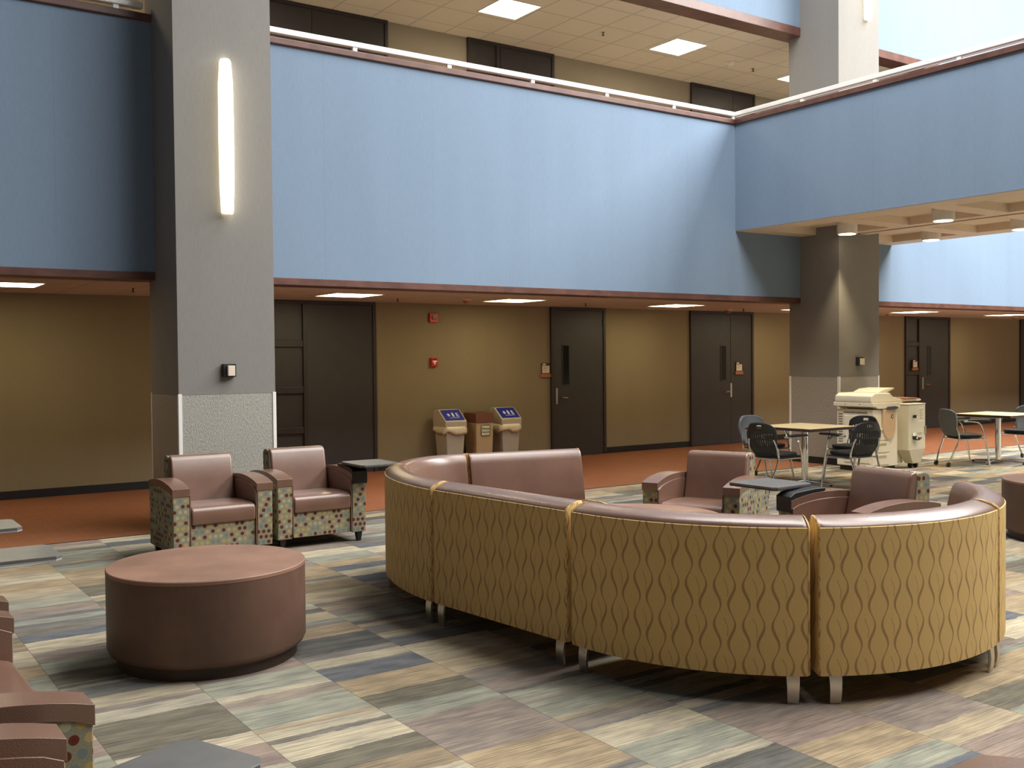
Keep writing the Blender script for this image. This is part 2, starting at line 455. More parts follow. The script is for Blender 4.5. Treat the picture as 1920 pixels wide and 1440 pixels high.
# coffered soffit: ribs with recessed panels
b = B(); box(b, XB+.002, XB2-.002, -8, YF, ZS+.10, ZS+.22)
box(b, XB+.004, XB+.42, -8, YF-.0, ZS-.006, ZS+.10)
box(b, XB2-.40, XB2-.004, -8, YF, ZS-.006, ZS+.10)
box(b, 12.55, 12.72, -8, YF, ZS-.006, ZS+.10); box(b, 12.84, 13.01, -8, YF, ZS-.006, ZS+.10)
for k in range(13):
    y = 10.235-k*1.42
    box(b, XB+.42, 12.55, y-.30, y, ZS-.006, ZS+.10); box(b, 13.01, XB2-.40, y-.30, y, ZS-.006, ZS+.10)
struct('ceiling_bridge', b, 'soffit')
sbox('trim_6', 'wood', XB-.03, XB+.27, -8, YF-.03, ZT, ZT+.075, bevel=.012)
sbox('trim_7', 'wood', XB2-.27, XB2+.03, -8, YF-.03, ZT, ZT+.075, bevel=.012)
sbox('trim_8', 'black', 12.72, 12.84, -8, YF-.9, ZS+.07, ZS+.10)
sbox('floor_bridge', 'upwall', XB+.24, XB2-.24, -8, YF+.3, 3.65, 3.85)

# ------------------------------------------------------------------ doors (structure)
def door(n, x0, x1, z0, z1, leaf, side=None, window=None, handle=None, hinge=None, split=None, y=YB):
    """dark frame x0..x1, leaf x range, side panel x range with rails"""
    fr = B(); t = .05
    box(fr, x0, x0+t, y-.045, y, z0, z1); box(fr, x1-t, x1, y-.045, y, z0, z1); box(fr, x0+t, x1-t, y-.045, y, z1-.05, z1)
    f = struct('door_%d' % n, fr, 'frame', bevel=.003)
    for k, (a, b_) in enumerate(leaf):
        l = pbox('door_leaf', 'door', f, a+.004, b_-.004, y-.028, y-.002, z0+.006, z1-.054)
    if side:
        a, b_, rails = side
        pbox('side_panel', 'door', f, a, b_, y-.012, y-.001, z0, z1-.05)
        r = B(); box(r, b_-.03, b_+.03, y-.05, y, z0, z1-.05); finish(r, 'mullion', 'frame', f, bevel=.003)
        for z in rails:
            r = B(); box(r, a, b_-.03, y-.045, y-.012, z-.045, z+.045); finish(r, 'panel_rail', 'frame', f, bevel=.008)
    if window:
        a, b_, c, d = window
        w = pbox('vision_pane', 'glass', f, a, b_, y-.032, y-.026, c, d)
        r = B(); q = .016
        box(r, a-q, a, y-.036, y-.024, c-q, d+q); box(r, b_, b_+q, y-.036, y-.024, c-q, d+q)
        box(r, a, b_, y-.036, y-.024, d, d+q); box(r, a, b_, y-.036, y-.024, c-q, c); finish(r, 'pane_frame', 'frame', w)
    if handle:
        hx, sgn = handle
        p = pbox('lock_plate', 'steel', f, hx-.02, hx+.02, y-.036, y-.026, .86, 1.12, bevel=.003)
        lv = B(); tube(lv, [(hx+sgn*.085, y-.03, .965), (hx+sgn*.085, y-.075, .965), (hx+sgn*.19, y-.078, .96)], .010, 8); finish(lv, 'door_handle', 'brass', f, smooth=True)
    if hinge is not None:
        for z in (.25, .95, 1.55, 2.2):
            h_ = B(); cyl(h_, (hinge, y-.034), .009, z-.05, z+.05, 10); finish(h_, 'hinge', 'frame', f, smooth=True)
    return f
door(1, 4.60, 6.72, 0, ZC, [(5.66, 6.67)], side=(4.65, 5.63, (.645, 1.20, 1.835)))
door(2, 9.86, 11.0, 0, ZC, [(9.91, 10.95)], window=(10.10, 10.22, 1.18, 1.81), handle=(9.97, 1), hinge=10.945)
door(3, 12.97, 14.60, 0, ZC, [(13.02, 13.99), (13.99, 14.55)], window=(13.74, 13.86, 1.18, 1.80), handle=(14.0, -1), hinge=13.03)
door(4, 19.33, 20.97, 0, ZC, [(19.86, 20.92)], side=(19.38, 19.82, (.60, 1.22, 1.84)), window=(20.13, 20.24, 1.17, 1.79), handle=(19.95, 1), hinge=20.91)
door(5, 23.88, 25.6, 0, ZC, [(23.93, 25.55)])
door(6, 4.6, 6.97, 3.85, ZU, [(4.65, 5.8), (5.8, 6.92)])
door(7, 8.33, 9.97, 3.85, ZU, [(8.93, 9.92)], side=(8.38, 8.88, (4.4, 5.1, 5.75)))
door(8, 13.02, 14.66, 3.85, ZU, [(13.07, 14.08), (14.08, 14.61)])

# ------------------------------------------------------------------ railings
def rail_thing(label, along, a, b, fixed, posts):
    r = thing('handrail', label, 'railing', (0, 0, 0))
    def bx(bm, u0, u1, w0, w1, z0, z1):
        if along == 'x': box(bm, u0, u1, fixed+w0, fixed+w1, z0, z1)
        else: box(bm, fixed+w0, fixed+w1, u0, u1, z0, z1)
    m = B(); bx(m, a, b, -.03, .035, 5.040, 5.105)
    finish(m, 'top_rail', 'rail', r, bevel=.012, seg=3)
    if along == 'y':
        m = B(); bx(m, a, b, -.015, .015, 5.022, 5.040)
        finish(m, 'under_rail', 'rail', r, bevel=.003)
    for p in posts:
        m = B(); bx(m, p-.028, p+.028, -.022, .022, ZT+.075, 5.040)
        finish(m, 'post', 'rail', r, bevel=.005)
    return r
rail_thing('long shiny white rail on brown cap along the blue balcony wall', 'x', 3.9, XB+.05, YF+.05, [5.02, 6.23, 7.43, 8.62, 9.81, 10.97])
rail_thing('shiny white rail on the blue bridge wall at right', 'y', -7.5, YF+.02, XB+.05, [9.07, 7.94, 6.81, 5.68, 4.5])
rail_thing('rail on the dim balcony wall left of the lit grey column', 'x', -6., 2.75, YF+.05, [2.5, 1.3, .1, -1.1, -2.3])

# ------------------------------------------------------------------ lights (fixtures)
def ceiling_light(x, y, z, s, mat, label, grp=None):
    t = thing('ceiling_light', label, 'ceiling light', (x, y, z), 0, grp)
    f = B(); h_ = s/2; w = .02
    for a in ((-h_-w, h_+w, -h_-w, -h_), (-h_-w, h_+w, h_, h_+w), (-h_-w, -h_, -h_, h_), (h_, h_+w, -h_, h_)): box(f, *a, -.008, .004)
    finish(f, 'frame', 'white', t)
    d = B(); box(d, -h_, h_, -h_, h_, -.004, .0); finish(d, 'diffuser', mat, t)
    return t
LOW = [(1.72, 11.85, 'square corridor ceiling light at far left, left of the big column'), (5.69, 11.9, 'square corridor ceiling light just right of the big column, above the panelled door'),
       (8.32, 12.0, 'square corridor ceiling light above the recycling bins'), (11.5, 12.02, 'square corridor ceiling light between the single and double doors'),
       (14.6, 11.95, 'square corridor ceiling light hidden behind the far column'), (17.6, 11.82, 'square corridor ceiling light just right of the far column'), (20.9, 11.85, 'square corridor ceiling light at the far right edge')]
for x, y, l in LOW: ceiling_light(x, y, ZC, .64, 'lens_warm', l)
for x, y, l in [(8.16, 11.82, 'square gallery ceiling light at top centre of the photo'), (11.38, 11.82, 'square gallery ceiling light right of the top centre one'),
                (14.46, 11.9, 'small wedge of gallery ceiling light beside the upper far column'), (4.9, 11.8, 'unseen gallery ceiling light by the big column, kept for its light'), (1.6, 11.8, 'unseen gallery ceiling light above the left balcony, kept for its light')]:
    ceiling_light(x, y, ZU, .62, 'lens_up', l)  # last two lie out of view, kept for the light they give
def can_light(x, y, label):
    t = thing('can_light', label, 'ceiling light', (x, y, ZS+.1))
    m = B(); lathe(m, [(.125, -.17), (.135, -.165), (.14, -.15), (.14, 0)], n=40); finish(m, 'housing', 'white', t, smooth=True)
    m = B(); cyl(m, (0, 0), .118, -.176, -.168, 40); finish(m, 'lens', 'lens_can', t)
for x, y, l in [(12.22, 9.28, 'leftmost round can light under the bridge, by the column'), (12.12, 7.72, 'round can light under the bridge, nearest the blue edge'),
                (14.0, 9.12, 'round can light under the bridge, lower one of the middle pair'), (13.92, 7.68, 'round can light under the bridge at the right edge')]:
    can_light(x, y, l)
    sl = bpy.data.lights.new('can_lamp', 'SPOT'); sl.energy = 170; sl.color = (1, .80, .50); sl.spot_size = radians(66); sl.spot_blend = .7; sl.shadow_soft_size = .10
    so = bpy.data.objects.new('can_lamp', sl); COL.objects.link(so); so.location = (x, y, ZS+.1-.20)
def sconce(x, z0, z1, label):
    t = thing('wall_sconce', label, 'wall light', (x, YC, z0))
    H = z1-z0; m = B(); R_ = []
    for z, w, d in [(0, .050, .075), (.02, .056, .085), (.20, .064, .10), (.22, .066, .103), (H*.5, .070, .105), (H-.22, .066, .103), (H-.2, .064, .10), (H-.03, .052, .085), (H, .044, .06)]:
        R_.append([m.verts.new((w*cos(a), -.012-d*sin(a)*1.0, z)) for a in [pi*i/10 for i in range(11)]])
    for a, b_ in zip(R_, R_[1:]):
        for i in range(10): m.faces.new((a[i], a[i+1], b_[i+1], b_[i]))
        m.faces.new((a[10], a[0], b_[0], b_[10]))
    m.faces.new(R_[0][::-1]); m.faces.new(R_[-1])
    finish(m, 'shade', 'lens_sconce', t, smooth=True)
    pbox('back_plate', 'steel', t, -.035, .035, -.014, 0, .1, H-.1)
sconce(3.295, 3.0, 4.45, 'tall glowing white sconce on the big left column')
sconce(12.99, 6.56, 8.0, 'glowing white sconce on the upper right column at top of photo')

# skylight over the atrium: daylight source and its frame
fr = B()
for x in (4.6, 7.2, 9.8, 13.5, 15.95, 18.4, 20.9):
    box(fr, x-.05, x+.05, -4, 9.2, 10.5, 10.7)
for k in range(2): box(fr, 4.6, 21.1, (-4, 9.1)[k], (-3.9, 9.2)[k], 10.5, 10.7)
struct('ceiling_skylight_frame', fr, 'white')

# ------------------------------------------------------------------ small wall items
def alarm(x, z, label, pull):
    t = thing('fire_alarm_pull' if pull else 'fire_alarm_strobe', label, 'fire alarm', (x, YB+.003, z))
    if pull:
        pbox('housing', 'red', t, -.055, .055, -.055, 0, -.065, .065, bevel=.008)
        m = B(); box(m, -.036, .036, -.064, -.05, .0, .022); box(m, -.011, .011, -.064, -.05, -.035, .0); finish(m, 'pull_handle', 'icon', t, bevel=.002)
        pbox('top_plate', 'darkred', t, -.035, .035, -.058, -.05, .032, .052)
    else:
        pbox('housing', 'red', t, -.07, .07, -.05, 0, -.07, .07, bevel=.008)
        pbox('lens', 'darkred', t, -.035, .035, -.066, -.05, -.025, .04, bevel=.006)
alarm(7.68, 2.225, 'red square fire alarm strobe high on the corridor wall', False)
alarm(7.68, 1.565, 'red fire alarm pull station with white T handle', True)
def room_sign(x, z, label, lines=('', '', ''), y=YB):
    t = thing('room_sign', label, 'sign', (x, y, z))
    pbox('back_panel', 'tabedge', t, -.085, .085, -.012, 0, -.07, .105, bevel=.002)
    pbox('name_card', 'tag', t, -.070, .075, -.016, -.011, -.055, .062)
    pbox('number_plate', 'icon', t, -.06, .0, -.016, -.011, .075, .094)
    pbox('lower_ledge', 'tagbase', t, -.105, .095, -.028, 0, -.125, -.068, bevel=.003)
    m = B()
    for k in range(3): box(m, -.058, .045-.02*k, -.0175, -.0155, .038-k*.028, .044-k*.028)
    finish(m, 'printed_lines', 'ink', t)
room_sign(9.765, 1.425, 'small cream room sign with copper ledge left of the single door')
room_sign(14.2, 1.40, 'small cream room sign on the dark double door', y=YB-.03)
room_sign(19.62, 1.40, 'small cream room sign on the far right dark side panel', y=YB-.05)
def thermostat(x, label):
    t = thing('wall_switch_box', label, 'switch', (x, YC, 1.52))
    pbox('back_box', 'plasticblack', t, -.062, .062, -.05, 0, -.065, .06, bevel=.004)
    pbox('cover', 'tag', t, -.028, .04, -.085, -.05, -.055, .042, bevel=.004)
thermostat(3.285, 'black box with cream front on the big left column')
thermostat(12.80, 'black box with cream front on the far right column')
def sprinkler(x, y, z, label):
    t = thing('sprinkler_head', label, 'sprinkler', (x, y, z+.003), 0, None)
    m = B(); cyl(m, (0, 0), .035, -.006, 0, 16); finish(m, 'rosette', 'steel', t, smooth=True)
    m = B(); cyl(m, (0, 0), .009, -.05, -.004, 8); cyl(m, (0, 0), .022, -.054, -.05, 12); finish(m, 'deflector', 'tabedge', t)
for x, y, z, l in [(6.56, 12.22, ZC, 'small sprinkler head above the panelled door'), (9.67, 12.05, ZC, 'small sprinkler head near the single dark door'), (3.0, 11.8, ZC, 'small sprinkler head left of the big column'),
                   (13.26, 12.2, ZC, 'small sprinkler head above the double doors'), (9.92, 11.9, ZU, 'sprinkler head between the two gallery lights'), (13.3, 12.0, ZU, 'sprinkler head on gallery ceiling by the upper column')]:
    sprinkler(x, y, z, l)
def dome(x, y, z, label, r=.06):
    t = thing('ceiling_sensor', label, 'sensor', (x, y, z))
    m = B(); lathe(m, [(.015, -.055), (r*.6, -.045), (r*.85, -.02), (r, 0)], n=24); finish(m, 'dome', 'tagbase' if z < 3 else 'white', t, smooth=True)
    m = B(); cyl(m, (0, 0), r*1.15, -.012, 0, 24); finish(m, 'base_ring', 'white', t, smooth=True)
dome(7.6, 12.13, ZC, 'brownish dome sensor on ceiling above the bins'); dome(13.44, 12.72, ZC, 'pale dome sensor over the double doors'); dome(17.76, 12.5, ZC, 'small dome sensor by the light right of the far column')
dome(12.72, 11.95, ZU, 'round smoke detector on the gallery ceiling', .09); dome(22.4, 12.5, ZC, 'small dome sensor at the far right corridor edge')

# ------------------------------------------------------------------ curved sofa
OUT_SHELL = [(.0, .135), (.0, .815), (.012, .822), (.12, .822), (.17, .30), (.735, .30), (.745, .29), (.745, .145), (.735, .135)]
BACK = [(.004, .812), (.006, .822), (.030, .838), (.060, .849), (.090, .857), (.118, .860), (.145, .852), (.166, .828), (.182, .78), (.208, .66), (.232, .53), (.245, .44), (.22, .37), (.17, .37), (.10, .79)]
SEAT = [(.225, .305), (.225, .44), (.26, .455), (.48, .462), (.68, .455), (.735, .435), (.755, .40), (.75, .33), (.735, .305)]
CAP = [(-.001, .140), (-.001, .808), (.003, .826), (.029, .842), (.060, .853), (.088, .860), (.115, .860), (.128, .844), (.138, .815), (.150, .77), (.172, .65), (.195, .52), (.21, .45), (.50, .464), (.69, .457), (.74, .436), (.757, .40), (.752, .15), (.742, .134), (.01, .134)]
def resample(P, n):
    P = [Vector((p[0], p[1])) for p in P]; L = [0]
    for a, b_ in zip(P, P[1:]): L.append(L[-1]+(b_-a).length)
    out = []
    for i in range(n+1):
        t = L[-1]*i/n; k = 0
        while k < len(L)-2 and L[k+1] < t: k += 1
        f_ = (t-L[k])/max(1e-9, L[k+1]-L[k]); out.append(P[k].lerp(P[k+1], f_))
    return out, L[-1]
def sweep(bm, P, Nn, prof, t0, t1, inset=.006, uvl=None, u0=0., steps=None):
    """profile (s inward, z) swept between arc positions t0..t1 (metres) of path P"""
    n = len(P)-1; L = [0]
    for a, b_ in zip(P, P[1:]): L.append(L[-1]+(b_-a).length)
    def at(t):
        k = 0
        while k < n-1 and L[k+1] < t: k += 1
        f_ = (t-L[k])/(L[k+1]-L[k]); return P[k].lerp(P[k+1], f_), Nn[k].lerp(Nn[k+1], f_).normalized()
    c = (sum(p[0] for p in prof)/len(prof), sum(p[1] for p in prof)/len(prof))
    if steps is None:
        e = min(.02, (t1-t0)*.25); m = max(2, int((t1-t0)/.05))
        ts = [(t0, 1.), (t0+e*.3, .35), (t0+e, 0.)]+[(t0+e+(t1-t0-2*e)*i/m, 0.) for i in range(1, m)]+[(t1-e, 0.), (t1-e*.3, .35), (t1, 1.)]
    else: ts = steps
    rings = []
    for t, q in ts:
        p, nn = at(t); R_ = []
        for s_, z in prof:
            d = Vector((c[0]-s_, c[1]-z)); l = d.length
            if l > 1e-6: d = d/l*inset*q
            ss, zz = s_+d[0], z+d[1]
            R_.append(bm.verts.new((p[0]+nn[0]*ss, p[1]+nn[1]*ss, zz)))
        rings.append((R_, t))
    uv = bm.loops.layers.uv.verify()
    k = len(prof)
    per = [0]
    for i in range(k): per.append(per[-1]+sqrt((prof[(i+1) % k][0]-prof[i][0])**2+(prof[(i+1) % k][1]-prof[i][1])**2))
    for (a, ta), (b_, tb) in zip(rings, rings[1:]):
        for i in range(k):
            f_ = bm.faces.new((a[i], a[(i+1) % k], b_[(i+1) % k], b_[i]))
            for lp, (tu, pv) in zip(f_.loops, ((ta, per[i]), (ta, per[i+1]), (tb, per[i+1]), (tb, per[i]))): lp[uv].uv = (tu+u0, pv)
    for R_, sg in ((rings[0][0], 1), (rings[-1][0], -1)):
        f_ = bm.faces.new(R_ if sg < 0 else R_[::-1])
        pr_ = prof if sg < 0 else prof[::-1]
        for lp, (s_, z) in zip(f_.loops, pr_): lp[uv].uv = (s_, z)
def offs(P, sgn=-1):
    N_ = []
    for i in range(len(P)):
        d = (P[min(i+1, len(P)-1)]-P[max(i-1, 0)]).normalized(); N_.append(Vector((-d[1], d[0]))*sgn)
    return N_
def sofa_leg(bm, p, nn, s0, flip=1, w=.062):
    tt = Vector((-nn[1], nn[0]))
    prof = [(.010, .150), (.001, .11), (-.002, .07), (.001, .03), (.008, .0)]
    A = []; H = []
    for s_, z in prof:
        wd = w*(.86+.14*min(1, z/.14)) / 2
        for side, off in ((A, 0), (H, .016)):
            q = p+nn*(s0+flip*(s_+off)); side.append((bm.verts.new((*(q-tt*wd), z)), bm.verts.new((*(q+tt*wd), z))))
    for i in range(len(prof)-1):
        bm.faces.new((A[i][0], A[i][1], A[i+1][1], A[i+1][0])); bm.faces.new((H[i][1], H[i][0], H[i+1][0], H[i+1][1]))
        bm.faces.new((A[i][0], A[i+1][0], H[i+1][0], H[i][0])); bm.faces.new((A[i][1], H[i][1], H[i+1][1], A[i+1][1]))
    bm.faces.new((A[0][0], H[0][0], H[0][1], A[0][1])); bm.faces.new((A[-1][0], A[-1][1], H[-1][1], H[-1][0]))
def module(raw, sgn, label, u0, legs=(.06, .06)):
    P, L = resample(raw, 48); N_ = offs(P, sgn)
    mid = P[len(P)//2]+N_[len(P)//2]*.35
    t = thing('sofa_section', label, 'sofa', (mid[0], mid[1], 0), 0, 'curved sofa sections')
    Q = [Vector((p[0]-mid[0], p[1]-mid[1])) for p in P]
    e = .009
    m = B(); sweep(m, Q, N_, OUT_SHELL, e, L-e, .001, u0=u0); o = finish(m, 'back_shell', 'wave', t, smooth=True)
    m = B(); sweep(m, Q, N_, BACK, e, L-e, .003); finish(m, 'backrest', 'leather', t, smooth=True, angle=60)
    m = B(); sweep(m, Q, N_, SEAT, e, L-e, .016); finish(m, 'seat', 'leather', t, smooth=True, angle=60)
    for a, b_ in ((0., e), (L-e, L)):
        st = [(a, 1.), (a+.003, .25), (a+.006, 0), (b_, 0)] if a == 0 else [(a, 0), (b_-.006, 0), (b_-.003, .25), (b_, 1.)]
        m = B(); sweep(m, Q, N_, CAP, a, b_, .006, steps=st); finish(m, 'end_panel', 'wave', t, smooth=True, angle=60)
    def at(tt):
        k = min(len(Q)-2, int(tt/L*48)); return Q[k].lerp(Q[k+1], tt/L*48-k), N_[k]
    for tt in (legs[0], L-legs[1]):
        p, nn = at(tt)
        m = B(); sofa_leg(m, p, nn, .012); finish(m, 'leg', 'steel', t, bevel=.003)
        m = B(); sofa_leg(m, p, nn, .715, -1, .055); finish(m, 'leg', 'steel', t, bevel=.003)
    return t
def arc(c, R_, a0, a1, n=40): return [(c[0]+R_*cos(radians(a0+(a1-a0)*i/n)), c[1]+R_*sin(radians(a0+(a1-a0)*i/n))) for i in range(n+1)]
def bez(P0, P1, P2, P3, t0, t1, n=40):
    out = []
    for i in range(n+1):
        t = t0+(t1-t0)*i/n; a, b_, c, d = (1-t)**3, 3*t*(1-t)**2, 3*t*t*(1-t), t**3
        out.append((a*P0[0]+b_*P1[0]+c*P2[0]+d*P3[0], a*P0[1]+b_*P1[1]+c*P2[1]+d*P3[1]))
    return out
BZ = ((3.07, 5.335), (3.03, 6.1), (3.5, 7.1), (4.26, 6.92))
CC, CR = (4.545, 4.135), 1.355
module(bez(*BZ, .0, .497), -1, 'curved sofa section forming the far left end bend, outer back to camera', 0.1)
module(bez(*BZ, .503, 1.), -1, 'curved sofa section at back left with leather inside facing camera', .5)
module([(4.272, 6.918), (5.24, 6.72)], -1, 'straight sofa section at the back, whole leather backrest facing camera', .2)
module([(3.185, 4.145), (3.072, 5.31)], -1, 'straight shaded sofa section in the middle left, back to camera', .0, (.07, .05))
module(arc(CC, CR, 180.9, 233.6), 1, 'curved sofa section at front centre between two leg pairs', .03, (.07, .075))
module(arc(CC, CR, 235.2, 286.7), 1, 'brightest curved sofa section at front right, back to camera', .01, (.085, .05))
module(arc(CC, CR, 287.5, 326), 1, 'curved sofa section at the right end, mostly its leather inside seen', .2, (.05, .08))

# ------------------------------------------------------------------ drum tables
def drum(loc, R_, label, H=.51):
    t = thing('drum_table', label, 'coffee table', (*loc, 0), 0, 'round drum coffee tables')
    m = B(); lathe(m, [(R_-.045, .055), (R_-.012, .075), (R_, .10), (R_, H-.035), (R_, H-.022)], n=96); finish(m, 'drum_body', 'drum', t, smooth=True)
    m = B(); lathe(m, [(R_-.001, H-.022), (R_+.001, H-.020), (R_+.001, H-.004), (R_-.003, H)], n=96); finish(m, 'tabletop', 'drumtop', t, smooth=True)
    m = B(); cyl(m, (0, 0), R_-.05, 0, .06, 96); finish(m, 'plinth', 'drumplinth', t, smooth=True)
drum((1.767, 5.507), .5204, 'large round brown drum table in the left foreground')
drum((4.68, 5.30), .60, 'round brown drum table inside the curved sofa ring, only its top seen')
drum((8.97, 4.53), .52, 'round brown drum table cut by the right photo edge')

# ------------------------------------------------------------------ armchairs
def rrect(bm, x0, x1, y0, y1, z0, z1): box(bm, x0, x1, y0, y1, z0, z1)
def armchair(label, loc, rz, W=.41):
    t = thing('armchair', label, 'armchair', (*loc, 0), rz, 'leather and dotted fabric armchairs')
    F_, Bk = -.365, .30
    for sx in (-1, 1):
        xo, xi = sx*W, sx*(W-.135)
        a, b_ = sorted((xo, xi))
        top = [(F_+(Bk-F_)*k/12, .593+.047*(1-abs((k/12-.55)/.55)**2.2)) for k in range(13)]
        # dotted outer panel under the leather cap
        low = [(F_+.012, .085), (F_+.0, .30), (F_+.0, .545)]+[(y, z-.045) for y, z in top[1:]]+[(Bk, .085)]
        m = B(); prism(m, low, 'x', a+.003, b_-.003); finish(m, 'arm_panel', 'dots', t, bevel=.006, uv=True)
        cap = [(F_-.004, .538), (F_-.004, .600)]+[(y, z+.008) for y, z in top[1:]]+[(Bk+.004, .54)]+[(y, z-.046) for y, z in top[1:][::-1]]
        m = B(); prism(m, cap, 'x', a-.002, b_+.002); finish(m, 'arm_pad', 'leather', t, bevel=.012, seg=3)
        ia, ib = sorted((xi, xi-sx*.010))
        inner = [(F_+.004, .10), (F_+.004, .545)]+[(y, z-.04) for y, z in top[1:]]+[(Bk, .10)]
        m = B(); prism(m, inner, 'x', ia, ib); finish(m, 'arm_lining', 'leather', t, bevel=.003)
    wi = W-.148
    # seat cushion
    m = B(); prism(m, [(F_+.002, .30), (F_-.006, .34), (F_-.006, .405), (F_+.01, .435), (F_+.05, .448), (F_+.25, .452), (.16, .435), (.16, .30)], 'x', -wi, wi)
    finish(m, 'seat', 'leather', t, bevel=.016, seg=3)
    m = B(); prism(m, [(F_+.02, .09), (F_+.02, .30), (.30, .30), (.30, .09)], 'x', -wi, wi); finish(m, 'seat_base', 'dots', t, uv=True, bevel=.004)
    # backrest: leather front cushion and dotted fabric shell
    m = B(); prism(m, [(.095, .40), (.150, .60), (.185, .775), (.205, .805), (.232, .816), (.262, .812), (.235, .60), (.19, .40)], 'x', -wi, wi)
    finish(m, 'backrest', 'leather', t, bevel=.02, seg=3)
    m = B(); prism(m, [(.19, .09), (.185, .40), (.225, .60), (.250, .795), (.262, .806), (.31, .812), (.355, .80), (.372, .77), (.35, .10)], 'x', -wi-.004, wi+.004)
    finish(m, 'back_shell', 'dots', t, bevel=.008, uv=True)
    for sx in (-1, 1):
        for y in (F_+.055, .25):
            m = B(); w = .028; wb = .017; x = sx*(W-.055)
            hexa(m, [(x-wb, y-wb, 0), (x+wb, y-wb, 0), (x+wb, y+wb, 0), (x-wb, y+wb, 0)], [(x-w, y-w, .09), (x+w, y-w, .09), (x+w, y+w, .09), (x-w, y+w, .09)])
            finish(m, 'leg', 'legblack', t, bevel=.003)
    return t
def tablet(chair, side, x0, x1, y0, y1, z=.672, rot=0., sleeve=True, edge='plasticblack'):
    """swivel tablet fixed to an arm; side +1/-1; local rectangle"""
    cx, cy = (x0+x1)/2, (y0+y1)/2; hx, hy = (x1-x0)/2, (y1-y0)/2
    pts = []
    cn = [(-hx, -hy), (hx, -hy), (hx, hy), (-hx, hy)]
    for i, (px, py) in enumerate(cn):
        r_ = .03; nx, ny = cn[(i+1) % 4]; qx, qy = cn[i-1]
        for ux, uy in ((qx-px, qy-py), (nx-px, ny-py)):
            l = sqrt(ux*ux+uy*uy); pts.append((px+ux/l*r_, py+uy/l*r_))
    R_ = [(cx+px*cos(rot)-py*sin(rot), cy+px*sin(rot)+py*cos(rot)) for px, py in pts]
    m = B(); prism(m, R_, 'z', z+.004, z+.020); tt = finish(m, 'tablet_top', 'tablet', chair, bevel=.002)
    m = B(); prism(m, R_, 'z', z-.004, z+.0038); finish(m, 'edge_band', edge, tt, bevel=.001)
    m = B(); ax = side*.345
    prism(m, [(-.34, .50), (-.376, .52), (-.376, .625), (-.33, .652), (-.14, .672), (-.05, .672), (-.05, .650), (-.14, .645), (-.33, .61), (-.34, .60)], 'x', *sorted((ax-side*.07, side*.418)))
    finish(m, 'tablet_bracket', 'plasticblack', chair, bevel=.004)
    # pivot plate on the cap
    m = B(); cyl(m, (ax, -.10), .05, .640, z-.004, 20); finish(m, 'pivot', 'plasticblack', chair, smooth=True)
c1 = armchair('brown armchair in front of the big column, left one of the pair', (2.728, 8.425), 0.)
c2 = armchair('brown armchair with grey tablet, right one of the pair by the column', (3.64, 8.535), -.015)
c3 = armchair('brown armchair beyond the sofa ring, nearer the café table', (5.987, 5.90), -1.184)
c4 = armchair('brown armchair with grey tablet and dotted arm behind the right sofa back', (5.904, 4.378), -1.698)
c5 = armchair('wide brown armchair at lower left edge with seat and dotted side seen', (.285, 3.83), pi/2+.02, .70)
c6 = armchair('nearest brown armchair in the bottom left corner, only one arm seen', (.175, 2.62), pi/2)
c7 = armchair('armchair at far left edge of which only an arm tip and tablet show', (.30, 5.12), pi/2)
c8 = armchair('farthest armchair off the left edge with only its tablet in view', (.25, 6.15), pi/2)
c9 = armchair('brown armchair in the bottom right corner, one leather arm seen', (2.665, 1.05), pi)
tablet(c2, 1, .28, .66, -.56, -.10)
tablet(c4, -1, -.80, -.36, -.50, -.08, rot=.15)
tablet(c6, -1, -.475, -.195, -.645, -.205, rot=.41, z=.660, edge='tabletedge')
tablet(c7, 1, .04, .42, -.67, -.20, rot=0., edge='tabletedge')
tablet(c8, 1, .04, .42, -.71, -.20, rot=.0, edge='tabletedge')

# ------------------------------------------------------------------ café tables and chairs
def cafe_table(loc, label, h=.73, s=.43, rz=0.):
    t = thing('cafe_table', label, 'table', (*loc, 0), rz, 'square café tables')
    m = B(); box(m, -s, s, -s, s, h-.006, h); finish(m, 'tabletop', 'oak', t, bevel=.002)
    m = B(); box(m, -s-.002, s+.002, -s-.002, s+.002, h-.038, h-.006); finish(m, 'table_edge', 'tabedge', t, bevel=.004)
    m = B(); cyl(m, (0, 0), .040, .05, h-.038, 28); finish(m, 'pole', 'chrome', t, smooth=True)
    m = B(); box(m, -.14, .14, -.14, .14, h-.055, h-.038); finish(m, 'mount_plate', 'plasticblack', t)
    for k in range(4):
        a = pi/2*k+.12
        m = B(); tube(m, [(0, 0, .045), (.36*cos(a), .36*sin(a), .028), (.385*cos(a), .385*sin(a), .022)], [.026, .018, .016], 10, .75)
        l = finish(m, 'foot', 'chrome', t, smooth=True)
        m = B(); cyl(m, (.365*cos(a), .365*sin(a)), .016, 0, .014, 12); finish(m, 'glide', 'plasticblack', l)
cafe_table((10.25, 8.42), 'pale square café table between two pairs of chairs before the column')
cafe_table((14.42, 8.30), 'pale square café table at the right photo edge')
